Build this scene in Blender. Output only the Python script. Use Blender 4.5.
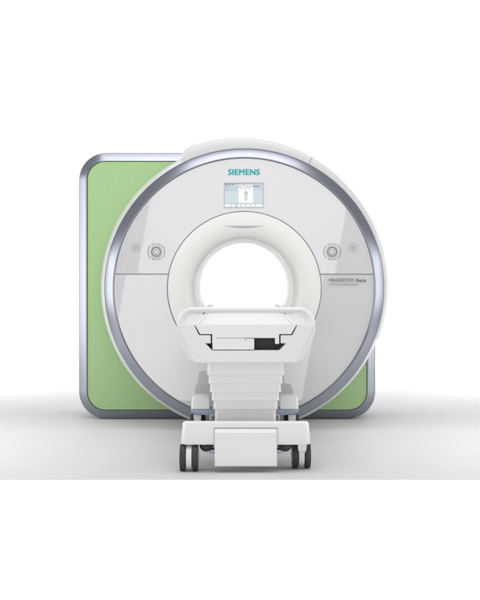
import bpy, bmesh, math
from mathutils import Vector, Matrix

PI = math.pi
R = math.radians
scene = bpy.context.scene
for o in list(bpy.data.objects):
    bpy.data.objects.remove(o)
col = scene.collection

# ------------------------------------------------------------------ camera
CAM_Z = 1.1115          # metres; the front cover of the scanner stands on y = 0
DIST = 9.0
cam = bpy.data.cameras.new("camera")
cam.sensor_fit = 'VERTICAL'
cam.sensor_height = 24.0
cam.lens = 24.0 * 1278 / 600
cam.shift_y = -27 / 600
cam.clip_end = 200
camo = bpy.data.objects.new("camera", cam)
camo.location = (0, -DIST, CAM_Z)
camo.rotation_euler = (R(90), 0, 0)
col.objects.link(camo)
scene.camera = camo
scene.render.resolution_x = 819
scene.render.resolution_y = 1024

# ------------------------------------------------------------------ world: plain white studio, dimmer overhead
w = bpy.data.worlds.new("World")
scene.world = w
w.use_nodes = True
nt = w.node_tree
bg = nt.nodes['Background']
tc = nt.nodes.new('ShaderNodeTexCoord')
sep = nt.nodes.new('ShaderNodeSeparateXYZ')
ramp = nt.nodes.new('ShaderNodeValToRGB')
mp = nt.nodes.new('ShaderNodeMapRange')
mp.inputs['From Min'].default_value = -1.0
mp.inputs['From Max'].default_value = 1.0
nt.links.new(tc.outputs['Generated'], sep.inputs[0])
nt.links.new(sep.outputs['Z'], mp.inputs['Value'])
nt.links.new(mp.outputs[0], ramp.inputs[0])
cr = ramp.color_ramp
cr.elements[0].position = 0.30
cr.elements[0].color = (0.40, 0.40, 0.41, 1)
cr.elements[1].position = 0.56
cr.elements[1].color = (0.40, 0.40, 0.42, 1)
for p_ in (0.36, 0.47):
    e_ = cr.elements.new(p_)
    e_.color = (1.0, 1.0, 1.0, 1)
nt.links.new(ramp.outputs[0], bg.inputs[0])
bg.inputs[1].default_value = 1.02

# ------------------------------------------------------------------ studio lamps
def softbox(name, loc, target, sx, sy, radiance, roll=0.0, color=(1, 1, 1), spread=180):
    l = bpy.data.lights.new(name, 'AREA')
    l.shape = 'RECTANGLE'
    l.size, l.size_y = sx, sy
    l.energy = radiance * PI * sx * sy
    l.color = color
    l.spread = R(spread)
    o = bpy.data.objects.new(name, l)
    d = Vector(target) - Vector(loc)
    q = d.to_track_quat('-Z', 'Y')
    o.rotation_euler = (q.to_matrix() @ Matrix.Rotation(roll, 3, 'Z')).to_euler()
    o.location = loc
    col.objects.link(o)
    return o

softbox('overhead_softbox', (0.0, -2.3, 5.1), (0.0, -1.2, 0), 4.2, 4.0, 2.35)
softbox('side_softbox', (-5.2, -1.5, 1.35), (0, 0.0, 1.2), 2.4, 2.5, 2.0)
softbox('side_softbox', (5.2, -1.5, 1.35), (0, 0.0, 1.2), 2.4, 2.5, 1.6)
softbox('front_softbox', (-0.07, -14.0, 1.1), (-0.07, 0, 1.1), 3.5, 5.6, 3.0, R(-10))
softbox('backdrop_light', (-4.6, 3.0, 3.2), (-2.9, 7.5, 1.2), 2.4, 2.4, 14.0)
softbox('backdrop_light', (4.6, 3.0, 3.2), (2.9, 7.5, 1.2), 2.4, 2.4, 14.0)

softbox('floor_fill_light', (-3.3, -0.9, 1.5), (-2.3, -0.9, 0), 2.8, 0.9, 2.1, spread=100)  # pair of added fills, lightening the floor at both sides
softbox('floor_fill_light', (3.3, -0.9, 1.5), (2.3, -0.9, 0), 2.8, 0.9, 2.2, spread=100)
softbox('bore_fill_light', (0.0, 5.2, 1.15), (0.0, 0.0, 1.0), 1.5, 1.3, 0.9)  # unseen fill added behind the scanner to brighten the bore walls

scene.view_settings.view_transform = 'Standard'
scene.view_settings.look = 'None'
scene.view_settings.exposure = 0.18
scene.view_settings.gamma = 1
scene.render.engine = 'CYCLES'

# ------------------------------------------------------------------ materials
def mat(name, color, rough=0.5, metal=0.0, coat=0.0, coat_rough=0.05, mottled=0.0, spec=0.5,
        mscale=6.0, bump=0.0, bscale=400.0):
    m = bpy.data.materials.new(name)
    m.use_nodes = True
    t = m.node_tree
    b = t.nodes['Principled BSDF']
    b.inputs['Base Color'].default_value = (*color, 1)
    b.inputs['Roughness'].default_value = rough
    b.inputs['Metallic'].default_value = metal
    b.inputs['Specular IOR Level'].default_value = spec
    b.inputs['Coat Weight'].default_value = coat
    b.inputs['Coat Roughness'].default_value = coat_rough
    co = t.nodes.new('ShaderNodeTexCoord')
    n = t.nodes.new('ShaderNodeTexNoise')
    n.inputs['Scale'].default_value = mscale
    n.inputs['Detail'].default_value = 6
    t.links.new(co.outputs['Object'], n.inputs['Vector'])
    if mottled:
        r = t.nodes.new('ShaderNodeMapRange')
        r.inputs['To Min'].default_value = 1 - mottled
        r.inputs['To Max'].default_value = 1 + mottled
        v = t.nodes.new('ShaderNodeVectorMath')
        v.operation = 'SCALE'
        v.inputs[0].default_value = color
        t.links.new(n.outputs['Fac'], r.inputs['Value'])
        t.links.new(r.outputs[0], v.inputs['Scale'])
        t.links.new(v.outputs[0], b.inputs['Base Color'])
        rr = t.nodes.new('ShaderNodeMapRange')
        rr.inputs['To Min'].default_value = max(0.02, rough - 0.08)
        rr.inputs['To Max'].default_value = rough + 0.08
        t.links.new(n.outputs['Fac'], rr.inputs['Value'])
        t.links.new(rr.outputs[0], b.inputs['Roughness'])
    if bump:
        n2 = t.nodes.new('ShaderNodeTexNoise')
        n2.inputs['Scale'].default_value = bscale
        n2.inputs['Detail'].default_value = 3
        t.links.new(co.outputs['Object'], n2.inputs['Vector'])
        bp = t.nodes.new('ShaderNodeBump')
        bp.inputs['Strength'].default_value = bump
        bp.inputs['Distance'].default_value = 0.001
        t.links.new(n2.outputs['Fac'], bp.inputs['Height'])
        t.links.new(bp.outputs[0], b.inputs['Normal'])
    return m

def emit_mat(name, color, strength=1.0):
    m = bpy.data.materials.new(name)
    m.use_nodes = True
    b = m.node_tree.nodes['Principled BSDF']
    b.inputs['Base Color'].default_value = (0.02, 0.02, 0.02, 1)
    b.inputs['Roughness'].default_value = 0.3
    b.inputs['Emission Color'].default_value = (*color, 1)
    b.inputs['Emission Strength'].default_value = strength
    return m

M_floor = mat('studio_floor_paint', (0.62, 0.62, 0.62), 0.6, mottled=0.012, mscale=1.5, spec=0.25)
M_back = mat('studio_wall_paint', (0.74, 0.74, 0.74), 0.8, spec=0.1)
M_white = mat('white_enamel', (0.78, 0.78, 0.77), 0.38, mottled=0.012, bump=0.04)
M_hood = mat('light_grey_plastic', (0.62, 0.62, 0.61), 0.42, mottled=0.01, bump=0.04)
M_cream = mat('warm_white_plastic', (0.74, 0.74, 0.71), 0.42, mottled=0.01, bump=0.04)
M_face = mat('pale_grey_lacquer', (0.53, 0.53, 0.536), 0.42, mottled=0.008, coat=1.0, coat_rough=0.018)
M_silver = mat('blue_grey_metal', (0.325, 0.34, 0.385), 0.28, metal=1.0)
M_plate = mat('slate_blue_metal', (0.30, 0.34, 0.42), 0.42, metal=0.8, mottled=0.03)
M_gap = mat('dark_grey_joint', (0.30, 0.30, 0.31), 0.7)
M_black = mat('black_cavity_plastic', (0.03, 0.03, 0.031), 0.6)
M_rubber = mat('dark_rubber', (0.035, 0.035, 0.038), 0.65, mottled=0.1, mscale=40)
M_greyp = mat('grey_plastic', (0.40, 0.40, 0.41), 0.45, mottled=0.02)
M_mid = mat('pale_metal_button', (0.33, 0.33, 0.35), 0.32, metal=0.5)
M_pad = mat('white_tabletop_vinyl', (0.84, 0.84, 0.84), 0.45, mottled=0.01, bump=0.05)
M_teal = mat('teal_print', (0.0, 0.34, 0.34), 0.5)
M_print = mat('grey_print', (0.16, 0.16, 0.17), 0.5)
M_print2 = mat('light_grey_print', (0.30, 0.30, 0.31), 0.5)

# green panel: fine staggered perforation
M_green = bpy.data.materials.new('green_perforated_fabric')
M_green.use_nodes = True
t = M_green.node_tree
b = t.nodes['Principled BSDF']
b.inputs['Roughness'].default_value = 0.6
b.inputs['Specular IOR Level'].default_value = 0.3
co = t.nodes.new('ShaderNodeTexCoord')
mpg = t.nodes.new('ShaderNodeMapping')
mpg.inputs['Rotation'].default_value = (R(90), 0, R(45))
vo = t.nodes.new('ShaderNodeTexBrick')
vo.inputs['Scale'].default_value = 1.0
vo.offset = 0.0
vo.inputs['Brick Width'].default_value = 0.0108
vo.inputs['Row Height'].default_value = 0.0108
vo.inputs['Mortar Size'].default_value = 0.0024
vo.inputs['Mortar Smooth'].default_value = 1.0
vo.inputs['Color1'].default_value = (0.305, 0.495, 0.205, 1)
vo.inputs['Color2'].default_value = (0.330, 0.515, 0.225, 1)
vo.inputs['Mortar'].default_value = (0.45, 0.61, 0.35, 1)
t.links.new(co.outputs['Object'], mpg.inputs[0])
t.links.new(mpg.outputs[0], vo.inputs['Vector'])
t.links.new(vo.outputs['Color'], b.inputs['Base Color'])
bp = t.nodes.new('ShaderNodeBump')
bp.inputs['Strength'].default_value = 0.25
bp.inputs['Distance'].default_value = 0.002
t.links.new(vo.outputs['Fac'], bp.inputs['Height'])
t.links.new(bp.outputs[0], b.inputs['Normal'])

# ------------------------------------------------------------------ helpers
def px(x, y, Y):
    """a point of the photograph at depth Y -> world x, z"""
    d = (Y + DIST) / 1278
    return (x - 240) * d, CAM_Z - (y - 273) * d

def obj(name, bm, materials, parent=None, bevel=0.0, segs=3, angle=30, smooth=True):
    bmesh.ops.recalc_face_normals(bm, faces=bm.faces)
    me = bpy.data.meshes.new(name)
    bm.to_mesh(me)
    bm.free()
    if not isinstance(materials, (list, tuple)):
        materials = [materials]
    for m in materials:
        me.materials.append(m)
    if smooth:
        me.polygons.foreach_set('use_smooth', [True] * len(me.polygons))
        me.set_sharp_from_angle(angle=R(angle))
    o = bpy.data.objects.new(name, me)
    col.objects.link(o)
    if parent:
        o.parent = parent
    if bevel:
        md = o.modifiers.new('bevel', 'BEVEL')
        md.width = bevel
        md.segments = segs
        md.limit_method = 'ANGLE'
        md.angle_limit = R(28)
        md.harden_normals = True
    return o

def thing(name, label, cat, loc):
    o = bpy.data.objects.new(name, None)
    o.empty_display_size = 0.2
    o.location = loc
    o['label'] = label
    o['category'] = cat
    col.objects.link(o)
    return o

def add_prism(bm, pts, y0, y1, mi=0):
    """closed XZ outline pushed from y0 (front) to y1"""
    a = [bm.verts.new((x, y0, z)) for x, z in pts]
    c = [bm.verts.new((x, y1, z)) for x, z in pts]
    n = len(pts)
    fs = [bm.faces.new(a), bm.faces.new(c[::-1])]
    for i in range(n):
        j = (i + 1) % n
        fs.append(bm.faces.new((a[j], a[i], c[i], c[j])))
    for f in fs:
        f.material_index = mi
    return fs

def add_box(bm, x0, x1, y0, y1, z0, z1, mi=0):
    return add_prism(bm, [(x0, z0), (x1, z0), (x1, z1), (x0, z1)], y0, y1, mi)

def add_loops(bm, loops, cap0=False, cap1=False, closed=True, mi=0):
    vs = [[bm.verts.new(p) for p in l] for l in loops]
    n = len(loops[0])
    for k in range(len(vs) - 1):
        for i in range(n if closed else n - 1):
            j = (i + 1) % n
            f = bm.faces.new((vs[k][i], vs[k][j], vs[k + 1][j], vs[k + 1][i]))
            f.material_index = mi
    if cap0:
        bm.faces.new(vs[0]).material_index = mi
    if cap1:
        bm.faces.new(vs[-1][::-1]).material_index = mi

def add_lathe_y(bm, prof, cx, cz, n=192, close=False, mi=0):
    """profile of (radius, y) turned about a horizontal axis running along y"""
    loops = []
    for r, y in prof:
        loops.append([(cx + r * math.cos(2 * PI * i / n), y, cz + r * math.sin(2 * PI * i / n)) for i in range(n)])
    if close:
        loops.append(loops[0])
        vs = [[bm.verts.new(p) for p in l] for l in loops[:-1]]
        vs.append(vs[0])
        for k in range(len(vs) - 1):
            for i in range(n):
                j = (i + 1) % n
                bm.faces.new((vs[k][i], vs[k][j], vs[k + 1][j], vs[k + 1][i])).material_index = mi
    else:
        add_loops(bm, loops, mi=mi)

def add_disc(bm, r, y0, y1, cx, cz, n=48, mi=0, bev=0.0):
    if bev:
        prof = [(r, y1), (r, y0 + bev), (r - bev * 0.3, y0 + bev * 0.3), (r - bev, y0)]
    else:
        prof = [(r, y1), (r, y0)]
    loops = [[(cx + q * math.cos(2 * PI * i / n), y, cz + q * math.sin(2 * PI * i / n)) for i in range(n)] for q, y in prof]
    add_loops(bm, loops, True, True, mi=mi)

def add_disc_x(bm, prof, cx, cy, cz, n=40, mi=0):
    """profile of (radius, x) turned about an axis along x (a wheel)"""
    loops = [[(cx + x, cy + r * math.cos(2 * PI * i / n), cz + r * math.sin(2 * PI * i / n)) for i in range(n)] for r, x in prof]
    add_loops(bm, loops, True, True, mi=mi)

def add_tube(bm, pts, radii, n=20, mi=0):
    loops = []
    m = len(pts)
    up = Vector((0, 1, 0))
    for k, p in enumerate(pts):
        p = Vector(p)
        a = Vector(pts[max(0, k - 1)])
        c = Vector(pts[min(m - 1, k + 1)])
        d = (c - a).normalized()
        s = d.cross(up).normalized()
        u = s.cross(d).normalized()
        r = radii[k] if isinstance(radii, (list, tuple)) else radii
        loops.append([tuple(p + r * (s * math.cos(2 * PI * i / n) + u * math.sin(2 * PI * i / n))) for i in range(n)])
    add_loops(bm, loops, True, True, mi=mi)

def rounded_rect(x0, x1, y0, y1, r, k=6):
    out = []
    for cx, cy, a0 in ((x1 - r, y1 - r, 0), (x0 + r, y1 - r, 90), (x0 + r, y0 + r, 180), (x1 - r, y0 + r, 270)):
        for i in range(k + 1):
            a = R(a0 + 90 * i / k)
            out.append((cx + r * math.cos(a), cy + r * math.sin(a)))
    return out

def text_bm(body, width, height, cx, y, z, bold=0.0, align='CENTER', thick=0.0012, spacing=1.0):
    """flat lettering facing -y; width and cap height in metres; z is the baseline"""
    cu = bpy.data.curves.new('lettering', 'FONT')
    cu.body = body
    cu.size = 1.0
    cu.offset = bold
    cu.space_character = spacing
    cu.extrude = 0.01
    cu.resolution_u = 4
    o = bpy.data.objects.new('lettering', cu)
    col.objects.link(o)
    dg = bpy.context.evaluated_depsgraph_get()
    me = bpy.data.meshes.new_from_object(o.evaluated_get(dg))
    bm = bmesh.new()
    bm.from_mesh(me)
    bpy.data.objects.remove(o)
    bpy.data.curves.remove(cu)
    bpy.data.meshes.remove(me)
    xs = [v.co.x for v in bm.verts]
    ys = [v.co.y for v in bm.verts]
    x0, x1 = min(xs), max(xs)
    cap = max(ys)
    for v in bm.verts:
        u = (v.co.x - x0) / (x1 - x0)
        X = cx + (u - 0.5) * width if align == 'CENTER' else cx + u * width
        v.co = Vector((X, y - (v.co.z / 0.01) * thick * 0.5, z + v.co.y / cap * height))
    return bm

# ================================================================== the studio
FRONT = -2.137
bm = bmesh.new()
add_loops(bm, [[(-9, FRONT, 0), (9, FRONT, 0)], [(-9, 5.0, 0), (9, 5.0, 0)]], closed=False)
o = obj('floor', bm, M_floor)
o['kind'] = 'structure'
bm = bmesh.new()
loops = []
for i in range(17):
    a = R(90 * i / 16)
    loops.append([(-9, 5.0 + 2.5 * math.sin(a), 2.5 - 2.5 * math.cos(a)), (9, 5.0 + 2.5 * math.sin(a), 2.5 - 2.5 * math.cos(a))])
loops.append([(-9, 7.5, 8), (9, 7.5, 8)])
add_loops(bm, loops, closed=False)
o = obj('backdrop', bm, M_back, angle=60)
o['kind'] = 'structure'

# ================================================================== the scanner
AX, AZ = 0.030, 1.003          # axis of the bore
scanner = thing('mri_scanner', 'large round grey and white MRI scanner with a square green panel behind its ring', 'mri scanner', (AX, 0.7, 0))
scanner_inv = Matrix.Translation((-AX, -0.7, 0))

def part(name, bm, materials, parent=None, **kw):
    """a part of the scanner, given in world coordinates"""
    root = parent or scanner
    off = Vector((0, 0, 0))
    p = root
    while p:
        off += p.location
        p = p.parent
    bmesh.ops.translate(bm, vec=-off, verts=bm.verts)
    return obj(name, bm, materials, root, **kw)

# --- rear cover: rounded square with its upper right cut back round the drum
BY = 0.70
def rear_outline(d):
    x0, z1 = px(78.5, 152.5, BY)
    x1, z0 = px(375.8, 419, BY)
    z0 = max(z0, 0.004)
    rad = 0.205 - d
    x0 += d; x1 -= d; z0 += d; z1 -= d
    out = []
    def arc(cx, cz, a0, a1, r, k=12):
        for i in range(k + 1):
            a = R(a0 + (a1 - a0) * i / k)
            out.append((cx + r * math.cos(a), cz + r * math.sin(a)))
    arc(x0 + rad, z1 - rad, 180, 90, rad)
    Rc = 1.03 - d
    aa = math.degrees(math.asin(min(1, (z1 - AZ) / Rc)))
    ab = math.degrees(math.acos(min(1, (x1 - AX) / Rc)))
    arc(AX, AZ, aa, ab, Rc, 20)
    arc(x1 - rad, z0 + rad, 0, -90, rad)
    arc(x0 + rad, z0 + rad, 270, 180, rad)
    return out

bm = bmesh.new()
loops = []
for d, y in ((0.03, 1.34), (0.012, 1.325), (0.0, 1.29), (0.0, 0.748), (0.0006, 0.7375), (0.0022, 0.7345), (0.0045, 0.7325), (0.008, 0.7303), (0.020, 0.7225), (0.036, 0.7125), (0.050, 0.7050), (0.060, 0.7010), (0.064, 0.7000), (0.066, 0.704), (0.066, 0.730)):
    loops.append([(x, y, z) for x, z in rear_outline(d)])
def bore_loop(src, r, y):           # same bearing from the bore axis, radius r
    out = []
    for x, _, z in src:
        a = math.atan2(z - AZ, x - AX)
        out.append((AX + r * math.cos(a), y, AZ + r * math.sin(a)))
    return out
loops.insert(0, bore_loop(loops[0], 0.62, 1.34))
loops.append(bore_loop(loops[-1], 0.62, 0.730))
add_loops(bm, loops)
rear = part('rear_cover', bm, M_silver, angle=50)
bm = bmesh.new()
loops = [[(x, y, z) for x, z in rear_outline(d)] for d, y in ((0.0690, 0.722), (0.0690, 0.7075), (0.0705, 0.705))]
loops.append(bore_loop(loops[-1], 0.62, 0.705))
add_loops(bm, loops)
part('green_panel', bm, M_green, rear, angle=20)
bm = bmesh.new()
lo = [[(x, 0.7205, z) for x, z in rear_outline(d)] for d in (0.0655, 0.0705)]
add_loops(bm, lo)
part('panel_joint', bm, M_gap, rear)

# --- drum housing (white), widening towards the back
bm = bmesh.new()
add_lathe_y(bm, [(0.940, 0.050), (0.986, 0.088), (0.991, 0.092), (1.000, 0.12), (1.030, 0.30), (1.060, 0.50), (1.076, 0.62), (1.081, 0.655), (1.081, 0.672), (1.070, 0.690), (1.060, 0.72), (1.060, 1.30), (1.03, 1.42), (0.95, 1.49), (0.60, 1.52), (0.40, 1.52)], AX, AZ, 224)
housing = part('housing', bm, M_white, angle=40)

# --- hood over the top of the drum, ending in a step on the left
bm = bmesh.new()
def hood_r(a):           # a in degrees; outer radius of the front band
    if a > 90:
        k = 1.072 + 0.014 * min(1, (a - 90) / 20)
        e = max(0, (a - 109.5) / 6.0)
        return k - 0.034 * e * e
    k = (90 - a) / 72
    return 1.072 - 0.062 * min(1, k) ** 1.25
angs = [115.2 - i * (115.2 + 21) / 120 for i in range(121)]
def hood_profile(a):
    r = hood_r(a)
    t_ = r - 0.993
    rb = 1.094 if a > 60 else 1.094 - 0.0105 * min(1, (60 - a) / 50)
    rb = max(rb, r + 0.004, 1.0835)
    r = max(r, 1.0065)
    return [(0.993, 0.089), (0.9945, 0.0915), (0.993 + 0.45 * t_, 0.0945), (0.993 + 0.82 * t_, 0.100), (0.993 + 0.94 * t_, 0.107), (0.993 + 0.985 * t_, 0.116), (r, 0.132), (max(r + 0.3 * (rb - r), 1.037), 0.30), (max(r + 0.7 * (rb - r), 1.067), 0.50), (rb - 0.002, 0.60), (rb, 0.66), (rb, 1.26), (rb - 0.02, 1.36), (rb - 0.10, 1.42), (0.96, 1.42), (0.94, 0.60), (0.93, 0.10)]
sec = []
for a in angs:
    ca, sa = math.cos(R(a)), math.sin(R(a))
    sec.append([(AX + q * ca, y, AZ + q * sa) for q, y in hood_profile(a)])
add_loops(bm, sec, True, True)
part('top_cover', bm, M_hood, housing, angle=40)
bm = bmesh.new()
a = 62.6
s0 = []
for da in (-0.13, 0.13):
    ca, sa = math.cos(R(a + da)), math.sin(R(a + da))
    s0.append([(AX + (q + 0.0012) * ca, y - 0.0012, AZ + (q + 0.0012) * sa) for q, y in hood_profile(a)[1:8]])
add_loops(bm, s0, closed=False)
part('cover_seam', bm, M_gap, housing)

# --- blue grey trim ring
bm = bmesh.new()
rp = []
rp.append((0.9192, 0.030))
rp.append((0.9192, -0.004))
rp.append((0.923, -0.008))
for i in range(9):
    u = i / 8
    rp.append((0.926 + 0.0615 * u, -0.009 + 0.036 * u + 0.010 * u * u))
rp.append((0.9905, 0.042))
rp.append((0.9915, 0.050))
rp.append((0.9915, 0.0875))
rp.append((0.950, 0.0875))
add_lathe_y(bm, rp, AX, AZ, 256)
part('trim_ring', bm, M_silver, housing, angle=40)

# --- dark backing seen only in the joints
bm = bmesh.new()
add_lathe_y(bm, [(0.935, 0.034), (0.935, 0.0105), (0.530, 0.0105), (0.530, 0.034)], AX, AZ, 160, close=True)
part('joint_backing', bm, M_gap)

# --- front covers above and below the seam
ZS = px(0, 274.2, 0)[1]
LOWER_SKEW = 0.007
def front_cover(name, top):
    bm = bmesh.new()
    ro, ri, g = 0.9165, 0.5440, 0.0020
    zs = ZS + g if top else ZS - g
    n, m = 144, 6
    def grid(y, dr):
        rows = []
        rO, rI = ro - dr, ri + dr
        z = zs + dr if top else zs - dr
        ao = math.asin((z - AZ) / rO)
        ai = math.asin((z - AZ) / rI)
        for i in range(n + 1):
            u = i / n
            if top:
                A = ao + (PI - 2 * ao) * u
                B = ai + (PI - 2 * ai) * u
            else:
                A = PI - ao + (PI + 2 * ao) * u
                B = PI - ai + (PI + 2 * ai) * u
            po = Vector((AX + rO * math.cos(A), y, AZ + rO * math.sin(A)))
            pi = Vector((AX + rI * math.cos(B), y, AZ + rI * math.sin(B)))
            rows.append((po, pi))
        return rows
    rings = []
    for y, dr in ((0.030, 0.0), (0.003, 0.0), (0.0008, 0.0008), (0.0, 0.003)):
        g_ = grid(y, dr)
        loop = [p[0] for p in g_] + [p[1] for p in reversed(g_)]
        rings.append([bm.verts.new(p) for p in loop])
    N = len(rings[0])
    for k in range(3):
        for i in range(N):
            j = (i + 1) % N
            bm.faces.new((rings[k][i], rings[k][j], rings[k + 1][j], rings[k + 1][i]))
    f = rings[-1]
    for i in range(n):
        bm.faces.new((f[i], f[i + 1], f[N - 2 - i], f[N - 1 - i]))
    if not top:                  # slight skew added to the lower cover to shift its softbox reflection
        for v in bm.verts:
            v.co.y += LOWER_SKEW * (v.co.x - AX)
    return part(name, bm, M_face, angle=8)
upper = front_cover('upper_front_cover', True)
lower = front_cover('lower_front_cover', False)

# --- flared bore mouth and the tube through the magnet
bm = bmesh.new()
fp = [(0.5395, 0.030), (0.5395, 0.003), (0.538, 0.000), (0.534, -0.001)]
for i in range(1, 25):
    u = i / 24
    fp.append((0.534 - 0.178 * math.sin(u * PI / 2) ** 1.0, -0.001 + 0.145 * (1 - math.cos(u * PI / 2)) ** 1.45))
fp.append((0.353, 0.150))
add_lathe_y(bm, fp, AX, AZ, 192)
funnel = part('bore_funnel', bm, M_cream, angle=50)
bm = bmesh.new()
add_lathe_y(bm, [(0.353, 0.150), (0.3525, 0.152), (0.352, 0.160), (0.352, 1.46), (0.358, 1.50), (0.40, 1.52)], AX, AZ, 160)
part('bore_tube', bm, M_white, angle=40)
# grey crescent standing in for the shaded recess above the bore
def funnel_y(r):
    s = min(1, max(0, (0.534 - r) / 0.178))
    u = math.asin(s)
    return -0.001 + 0.145 * (1 - math.cos(u)) ** 1.45
bm = bmesh.new()
zt = px(0, 226.0, 0.0)[1]
top, bot = [], []
for i in range(33):
    u = -1 + i / 16
    X = u * 0.142
    top.append((AX + X, zt))
    bot.append((AX + X, zt - 0.0015 - 0.013 * (1 - u * u) ** 1.6))
loops = []
for dy in (0.012, -0.0015):
    loops.append([(x, funnel_y(math.hypot(x - AX, z - AZ)) + dy, z) for x, z in top + bot[::-1]])
vs = [[bm.verts.new(p) for p in l] for l in loops]
N = len(vs[0])
for i in range(N):
    j = (i + 1) % N
    bm.faces.new((vs[0][i], vs[0][j], vs[1][j], vs[1][i]))
for i in range(32):
    bm.faces.new((vs[1][i], vs[1][i + 1], vs[1][N - 2 - i], vs[1][N - 1 - i]))
part('recess_shade', bm, M_greyp, funnel)
# rails either side of the bore floor
for s in (-1, 1):
    bm = bmesh.new()
    add_box(bm, AX + s * 0.268 - 0.020, AX + s * 0.268 + 0.020, 0.40, 1.40, 0.836, 0.858)
    part('bore_rail', bm, M_white, bevel=0.008)

# --- display
sx0, sz1 = px(224.1, 182.8, 0)
sx1, sz0 = px(263.5, 207.8, 0)
bm = bmesh.new()
add_prism(bm, rounded_rect(sx0, sx1, sz0, sz1, 0.004), -0.0035, 0.012)
display = part('display', bm, M_greyp)
E_bg = emit_mat('screen_pale_blue', (0.42, 0.50, 0.56))
E_wh = emit_mat('screen_white', (0.78, 0.78, 0.79))
E_lt = emit_mat('screen_light_blue', (0.49, 0.56, 0.61))
E_dk = emit_mat('screen_dark', (0.05, 0.06, 0.07))
E_md = emit_mat('screen_grey', (0.30, 0.34, 0.39))
E_gr = emit_mat('screen_figure', (0.45, 0.45, 0.46))
bm = bmesh.new()
W, H = sx1 - sx0, sz1 - sz0
def srect(u0, u1, v0, v1, mi, lev):
    y = -0.0036 - 0.0004 * lev
    f = [bm.verts.new((sx0 + u * W, y, sz1 - v * H)) for u, v in ((u0, v0), (u1, v0), (u1, v1), (u0, v1))]
    bm.faces.new(f).material_index = mi
def spoly(pts, mi, lev):
    y = -0.0036 - 0.0004 * lev
    bm.faces.new([bm.verts.new((sx0 + u * W, y, sz1 - v * H)) for u, v in pts]).material_index = mi
srect(0.015, 0.985, 0.02, 0.98, 0, 1)
srect(0.015, 0.985, 0.02, 0.055, 4, 2)
for i in range(14):                                   # header text
    if i in (4, 9): continue
    srect(0.025 + 0.017 * i, 0.037 + 0.017 * i, 0.035, 0.078, 3, 3)
for r_, (v, n_) in enumerate(((0.115, 8), (0.165, 5), (0.215, 4), (0.262, 6))):
    for i in range(n_):
        if (i * 7 + r_) % 5 == 3: continue
        srect(0.025 + 0.016 * i, 0.035 + 0.016 * i, v, v + 0.022, 3 if r_ in (0, 3) else 4, 3)
srect(0.365, 0.735, 0.08, 0.80, 1, 2)                 # exam picture
srect(0.74, 0.98, 0.30, 0.80, 2, 2)
srect(0.02, 0.355, 0.34, 0.80, 2, 2)
# outline of the couch over the figure
for (u0, v0, u1, v1) in ((0.37, 0.115, 0.405, 0.20), (0.405, 0.20, 0.47, 0.225), (0.47, 0.225, 0.56, 0.185), (0.56, 0.185, 0.66, 0.225), (0.66, 0.225, 0.70, 0.14), (0.40, 0.14, 0.46, 0.115), (0.46, 0.115, 0.70, 0.135)):
    dx, dy = u1 - u0, (v1 - v0) * H / W
    L = math.hypot(dx, dy)
    nx, ny = -dy / L * 0.006, dx / L * 0.006 * W / H
    spoly([(u0 + nx, v0 + ny), (u1 + nx, v1 + ny), (u1 - nx, v1 - ny), (u0 - nx, v0 - ny)], 3, 4)
srect(0.73, 0.78, 0.115, 0.15, 3, 3)
for i in range(9):
    srect(0.74 + 0.017 * i, 0.752 + 0.017 * i, 0.125, 0.165, 3, 4)
# patient figure: head, trunk, legs
spoly([(0.555 + 0.022 * math.cos(k * PI / 6), 0.30 + 0.035 * math.sin(k * PI / 6)) for k in range(12)], 5, 3)
spoly([(0.515, 0.345), (0.595, 0.345), (0.60, 0.50), (0.51, 0.50)], 5, 3)
spoly([(0.515, 0.515), (0.550, 0.515), (0.547, 0.72), (0.522, 0.72)], 5, 3)
spoly([(0.560, 0.515), (0.595, 0.515), (0.588, 0.72), (0.563, 0.72)], 5, 3)
srect(0.505, 0.605, 0.40, 0.408, 4, 5)
srect(0.505, 0.605, 0.46, 0.468, 4, 5)
srect(0.02, 0.98, 0.855, 0.96, 1, 2)                  # bottom bar with icons
srect(0.02, 0.98, 0.835, 0.845, 4, 2)
for u in (0.19, 0.29, 0.43, 0.55, 0.67, 0.79):
    srect(u - 0.02, u + 0.02, 0.875, 0.94, 4, 3)
    srect(u - 0.012, u + 0.012, 0.888, 0.927, 2, 4)
srect(0.275, 0.345, 0.86, 0.955, 4, 5)
srect(0.283, 0.337, 0.873, 0.942, 2, 6)
part('screen', bm, [E_bg, E_wh, E_lt, E_dk, E_md, E_gr], display, smooth=False)

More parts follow.
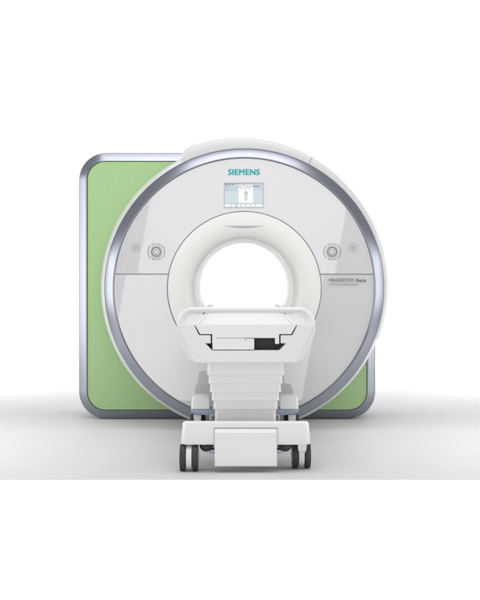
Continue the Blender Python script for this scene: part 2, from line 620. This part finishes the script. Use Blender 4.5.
# --- round controls: knob in a broken ring, with brackets above and below
for s in (-1, 1):
    cx = AX + s * (332.2 - 244.25) / 142
    cz = px(0, 251.7, 0)[1]
    bm = bmesh.new()
    add_lathe_y(bm, [(0.0400, -0.0002), (0.0395, -0.006), (0.0375, -0.009), (0.033, -0.009), (0.030, -0.004), (0.0290, -0.0002)], cx, cz, 64)
    knob = part('control_knob', bm, M_mid)
    bm = bmesh.new()
    add_disc(bm, 0.0275, -0.007, -0.0002, cx, cz, 48, bev=0.003)
    part('button', bm, M_face, knob)
    bm = bmesh.new()
    add_lathe_y(bm, [(0.0155, -0.0073), (0.0150, -0.0082), (0.0125, -0.0082), (0.0120, -0.0073)], cx, cz, 48)
    part('button_mark', bm, M_mid, knob)
    bm = bmesh.new()
    def arc_strip(r0, r1, a0, a1, k=16):
        inner = [(cx + r0 * math.cos(R(a0 + (a1 - a0) * i / k)), cz + r0 * math.sin(R(a0 + (a1 - a0) * i / k))) for i in range(k + 1)]
        outer = [(cx + r1 * math.cos(R(a0 + (a1 - a0) * i / k)), cz + r1 * math.sin(R(a0 + (a1 - a0) * i / k))) for i in range(k + 1)]
        for i in range(k):
            add_prism(bm, [inner[i], outer[i], outer[i + 1], inner[i + 1]], -0.0012, -0.0002)
    arc_strip(0.0570, 0.0625, -48, 48)
    arc_strip(0.0570, 0.0625, 132, 228)
    for q in (-1, 1):
        add_box(bm, cx - 0.026, cx + 0.026, -0.0012, -0.0002, cz + q * 0.054 - 0.0024, cz + q * 0.054 + 0.0024)
        for e in (-1, 1):
            add_box(bm, cx + e * 0.0275 - 0.0024, cx + e * 0.0275 + 0.0024, -0.0012, -0.0002, cz + q * 0.047 - 0.007, cz + q * 0.047 + 0.007)
    part('printed_ring', bm, M_print2, knob)

# --- small round button clusters: a ring of dots round a centre button
for s in (-1, 1):
    cx = AX + s * (352.9 - 244.15) / 142
    cz = px(0, 247.5, 0)[1]
    bm = bmesh.new()
    for k in range(10):
        a = 2 * PI * k / 10 + 0.3
        x, z = cx + 0.0285 * math.cos(a), cz + 0.0285 * math.sin(a)
        t_ = Vector((-math.sin(a), math.cos(a)))
        n_ = Vector((math.cos(a), math.sin(a)))
        pts = [(x + t_.x * p * 0.0055 + n_.x * q * 0.0026, z + t_.y * p * 0.0055 + n_.y * q * 0.0026) for p, q in ((-1, -1), (1, -1), (1, 1), (-1, 1))]
        add_prism(bm, pts, -0.0015, -0.0002)
    cl = part('indicator_ring', bm, M_print2)
    bm = bmesh.new()
    add_lathe_y(bm, [(0.0125, -0.0002), (0.012, -0.003), (0.0095, -0.003), (0.009, -0.0002)], cx, cz, 32)
    add_disc(bm, 0.0045, -0.003, -0.0002, cx, cz, 20)
    part('button', bm, M_mid, cl)

# --- lettering on the front cover
x0, zb = px(228.3, 174.9, 0)
x1, zt = px(259.6, 169.2, 0)
bm = text_bm('SIEMENS', x1 - x0, zt - zb, (x0 + x1) / 2, -0.0006, zb, bold=0.0, spacing=1.07)
cp = bm.copy()
for dx, dy in ((0.0024, -0.0001), (-0.0024, -0.0002), (0.0012, -0.0003), (-0.0012, -0.0004)):
    q = cp.copy()
    bmesh.ops.translate(q, vec=(dx, dy, 0.0011 if dx > 0 else -0.0011), verts=q.verts)
    tmp = bpy.data.meshes.new('tmp')
    q.to_mesh(tmp)
    q.free()
    bm.from_mesh(tmp)
    bpy.data.meshes.remove(tmp)
cp.free()
part('maker_lettering', bm, M_teal, upper, smooth=False)
x0, zb = px(329.3, 281.9, 0)
x1, zt = px(353.2, 278.4, 0)
bm = text_bm('MAGNETOM', x1 - x0, zt - zb, x0, -0.0006, zb, bold=0.0, align='LEFT')
part('name_lettering', bm, M_print, lower, smooth=False)
x0, zb = px(355.2, 281.9, 0)
x1, zt = px(366.3, 278.4, 0)
bm = text_bm('Aera', x1 - x0, zt - zb, x0, -0.0006, zb, bold=0.02, align='LEFT')
part('name_lettering', bm, M_print, lower, smooth=False)
x0, zb = px(329.3, 285.3, 0)
x1, zt = px(358.3, 283.1, 0)
bm = text_bm('A Tim and Dot System', x1 - x0, zt - zb, x0, -0.0006, zb, align='LEFT')
part('caption_lettering', bm, M_print2, lower, smooth=False)

# ================================================================== the patient table
TX = 0.032
table = thing('patient_table', 'white wheeled patient table docked into the bore of the MRI scanner', 'patient table', (TX, -1.0, 0))
def tpart(name, bm, materials, parent=None, **kw):
    root = parent or table
    off = Vector((0, 0, 0))
    p = root
    while p:
        off += p.location
        p = p.parent
    bmesh.ops.translate(bm, vec=Vector((TX, 0, 0)) - off, verts=bm.verts)
    return obj(name, bm, materials, root, **kw)
# everything below is given with x measured from the middle of the table

# --- outer cradle with the channel the tabletop slides in
YF = -1.83
half = [(0.278, 0.607), (0.290, 0.612), (0.3765, 0.800), (0.3765, 0.814), (0.366, 0.822), (0.2925, 0.822), (0.2615, 0.762), (0.1955, 0.762), (0.1955, 0.716), (0.226, 0.716), (0.188, 0.677)]
outline = half + [(-x, z) for x, z in reversed(half)]
bm = bmesh.new()
add_prism(bm, outline, YF, 0.0)
cradle = tpart('cradle', bm, M_white, bevel=0.005, segs=3)
# raised side walls: chamfered flanks of the front end
for s in (-1, 1):
    bm = bmesh.new()
    pts = [(s * 0.3775, 0.806), (s * 0.392, 0.800), (s * 0.388, 0.770), (s * 0.318, 0.622), (s * 0.300, 0.6115), (s * 0.272, 0.640), (s * 0.34, 0.80)]
    add_prism(bm, pts, YF + 0.012, -0.25)
    tpart('side_bumper', bm, M_white, cradle, bevel=0.006)
# --- dark inside of the channel
bm = bmesh.new()
inner = [(0.186, 0.680), (0.220, 0.7155), (0.1945, 0.7155), (0.1945, 0.7605), (0.2585, 0.7635)]
add_prism(bm, [(0.190, 0.6795), (0.224, 0.7145), (0.193, 0.7145), (0.193, 0.7655), (-0.193, 0.7655), (-0.193, 0.7145), (-0.224, 0.7145), (-0.190, 0.6795)], YF + 0.10, YF + 0.12)
tpart('channel_back', bm, M_black, cradle)
# --- tabletop
tb = [(0.2868, 0.8225), (0.2562, 0.7675), (0.1885, 0.7675), (0.1885, 0.713), (0.165, 0.713), (0.165, 0.746)]
bm = bmesh.new()
add_prism(bm, tb + [(-x, z) for x, z in reversed(tb)], YF + 0.004, 1.38)
board = tpart('tabletop', bm, M_pad, bevel=0.004)
bm = bmesh.new()
add_prism(bm, [(-0.1868, 0.681), (0.048, 0.681), (0.048, 0.7445), (-0.1868, 0.7445)], YF + 0.0015, YF + 0.06)
drawer = tpart('end_drawer', bm, M_pad, board, bevel=0.002, segs=2)
bm = bmesh.new()
add_box(bm, -0.003, 0.0465, YF + 0.0005, YF + 0.02, 0.7440, 0.7458)
add_box(bm, -0.004, -0.0015, YF + 0.0005, YF + 0.02, 0.731, 0.7458)
tpart('drawer_catch', bm, M_gap, drawer)
# grooves beside the mattress strip
for s in (-1, 1):
    bm = bmesh.new()
    add_box(bm, s * 0.262 - 0.0016, s * 0.262 + 0.0016, YF + 0.02, 1.30, 0.8200, 0.8232)
    tpart('edge_groove', bm, M_greyp, board)
# --- hoop handle over the foot end
YH = YF + 0.030
pts, rad = [], []
path = [(-0.352, 0.800), (-0.362, 0.822), (-0.366, 0.838)]
cxh, czh, rh = -0.300, 0.838, 0.066
arc = [(cxh + rh * math.cos(R(180 - a)), czh + rh * math.sin(R(180 - a)) * 1.0) for a in range(8, 91, 8)]
left = path + arc + [(-0.24, 0.904), (-0.12, 0.904)]
full = left + [(0, 0.904)] + [(-x, z) for x, z in reversed(left)]
for x, z in full:
    k = min(1, max(0, (z - 0.822) / 0.07))
    pts.append((x, YH, z))
    rad.append(0.0275 - 0.0115 * k)
bm = bmesh.new()
add_tube(bm, pts, rad, 28)
tpart('handle', bm, M_white, angle=60)

# --- telescopic column covers
ys = [364.0, 375.5, 384.0, 392.5, 401.0, 409.5, 420.5]
hw = [(207, 284), (208.5, 282.7), (210, 281.5), (211.8, 279.6), (213.3, 277.8), (214.5, 276.4)]
for i in range(6):
    yfr = -1.585 + 0.014 * i
    z1 = px(0, ys[i], yfr)[1]
    z0 = px(0, ys[i + 1], yfr)[1] - (0.05 if i == 5 else 0)
    w_ = (hw[i][1] - hw[i][0]) / 2 * (yfr + DIST) / 1278
    bm = bmesh.new()
    lo = []
    for z, dw in ((0.609 if i == 0 else z1 + 0.03, -0.005), (z0 + 0.003, 0.0), (z0, -0.003)):
        lo.append([(x, y, z) for x, y in rounded_rect(-w_ - dw * -1 if False else -(w_ + dw), w_ + dw, yfr - dw, -0.72 + dw, 0.022)])
    add_loops(bm, lo, True, True)
    tpart('column_cover', bm, M_white, angle=40)
bm = bmesh.new()
add_box(bm, -0.225, 0.225, -1.50, -0.30, 0.585, 0.607)
tpart('lift_frame', bm, M_greyp, bevel=0.004)

# --- base
bm = bmesh.new()
def base_loop(z, d):
    w_ = 0.3635 - (z - 0.151) / 0.13 * 0.010 - d
    return [(x, y, z) for x, y in rounded_rect(-w_, w_, -1.86 + d + (z - 0.151) * 0.10, -1.36 - d, 0.035)]
add_loops(bm, [base_loop(z, d) for z, d in ((0.151, 0.006), (0.1535, 0.0015), (0.157, 0.0), (0.266, 0.0), (0.274, 0.003), (0.279, 0.009), (0.281, 0.018))], True, True)
for v in bm.verts:                     # the top falls away towards the back
    if v.co.z > 0.16:
        v.co.z = 0.157 + (v.co.z - 0.157) * (1 - 0.42 * min(1, max(0, (v.co.y + 1.82) / 0.45)))
base = tpart('base', bm, M_white, angle=50)
bm = bmesh.new()
add_box(bm, -0.13, 0.13, -1.40, -0.30, 0.10, 0.195)
tpart('base_beam', bm, M_white, base, bevel=0.01)
bm = bmesh.new()
for z0, z1, y0 in ((0.035, 0.222, -1.885),):
    prof = [(-1.890, z0), (-1.890, z1), (-1.872, 0.2415), (-1.845, 0.2425), (-1.845, z0 + 0.002)]
    a_ = [bm.verts.new((-0.1735, y, z)) for y, z in prof]
    c_ = [bm.verts.new((0.1735, y, z)) for y, z in prof]
    bm.faces.new(a_)
    bm.faces.new(c_[::-1])
    for i in range(5):
        j = (i + 1) % 5
        bm.faces.new((a_[i], a_[j], c_[j], c_[i]))
bm_j = bmesh.new()
add_box(bm_j, -0.1765, 0.1765, -1.862, -1.80, 0.150, 0.2455)
tpart('flap_joint', bm_j, M_gap, base)
flap = tpart('front_flap', bm, M_white, base, bevel=0.004)
# --- foot pedals and their brackets
for s in (-1, 1):
    bm = bmesh.new()
    bmesh.ops.create_uvsphere(bm, u_segments=32, v_segments=16, radius=1.0)
    for v in bm.verts:
        zz = v.co.z
        v.co = Vector((s * 0.222 + v.co.x * 0.038, -1.80 + v.co.y * 0.052, 0.142 + (zz * 0.036 if zz < 0 else zz * 0.006)))
    pedal = tpart('foot_pedal', bm, M_rubber, base)
    bm = bmesh.new()
    add_box(bm, s * 0.186 - 0.018, s * 0.186 + 0.018, -1.80, -1.70, 0.096, 0.118)
    add_box(bm, s * 0.190 - 0.010, s * 0.190 + 0.010, -1.78, -1.72, 0.1185, 0.150)
    tpart('pedal_bracket', bm, M_plate, pedal, bevel=0.006)
    bm = bmesh.new()
    add_disc(bm, 0.012, -1.835, -1.78, s * 0.232, 0.1515, 24, bev=0.004)
    tpart('pedal_knob', bm, M_greyp, pedal)

# --- rear outriggers
bm = bmesh.new()
pl = [(-0.357, 0.180), (-0.30, 0.170), (-0.225, 0.158), (0.225, 0.158), (0.30, 0.170), (0.357, 0.180), (0.361, 0.206), (-0.361, 0.206)]
add_prism(bm, pl, -0.50, -0.30)
rear_beam = tpart('rear_crossbar', bm, M_plate, bevel=0.006)
for s in (-1, 1):
    bm = bmesh.new()
    lo = []
    xa, xb = sorted((s * 0.237, s * 0.358))
    for z, d in ((0.2065, 0.0), (0.275, 0.004), (0.286, 0.008), (0.291, 0.016)):
        lo.append([(x, y, z) for x, y in rounded_rect(xa + d, xb - d, -0.50 + d, -0.28 - d, 0.018)])
    add_loops(bm, lo, True, True)
    tpart('foot_cover', bm, M_white, rear_beam, angle=50)
    # hook beside the column
    bm = bmesh.new()
    arcp = [(s * (0.205 + 0.022 * math.cos(R(a))), -0.52, 0.150 + 0.022 * math.sin(R(a))) for a in range(-40, 181, 20)]
    add_tube(bm, arcp, 0.008, 12)
    tpart('docking_hook', bm, M_greyp, rear_beam)

# --- twin castors
def castor(x, y, turn):
    c = bpy.data.objects.new('castor', None)
    c.empty_display_size = 0.08
    c.location = (x, y + 1.0, 0)
    c.parent = table
    col.objects.link(c)
    c.rotation_euler = (0, 0, R(turn))
    off = 0.053
    bm = bmesh.new()
    lo = []
    for z, hw_, y0, y1 in ((0.156, 0.026, -0.030, 0.030), (0.118, 0.024, -0.030, 0.034), (0.100, 0.0185, -0.022, 0.060), (0.075, 0.0185, 0.020, 0.078), (0.032, 0.0185, 0.030, 0.076)):
        lo.append([(hw_ * a, y0 if b_ < 0 else y1, z) for a, b_ in ((-1, -1), (1, -1), (1, 1), (-1, 1))])
    add_loops(bm, lo, True, True)
    add_disc_x(bm, [(0.060, -0.0175), (0.066, -0.015), (0.066, 0.015), (0.060, 0.0175)], 0, off, 0.0752, 40)
    obj('fork', bm, M_white, c, bevel=0.003)
    for s in (-1, 1):
        bm = bmesh.new()
        r = 0.0745
        add_disc_x(bm, [(r - 0.006, -0.0158), (r - 0.0015, -0.0145), (r, -0.0105), (r, 0.0105), (r - 0.0015, 0.0145), (r - 0.006, 0.0158)], s * 0.0357, off, 0.0752, 56)
        wh = obj('wheel', bm, M_rubber, c, angle=60)
        bm = bmesh.new()
        add_disc_x(bm, [(0.046, 0.0157 * s), (0.044, 0.018 * s), (0.020, 0.019 * s), (0.018, 0.021 * s)], s * 0.0357, off, 0.0752, 40)
        obj('hub_cap', bm, M_greyp, wh)
castor(-0.318, -1.763, 180)
castor(0.318, -1.763, 2)
castor(-0.318, -0.37, 0)
castor(0.318, -0.37, 0)
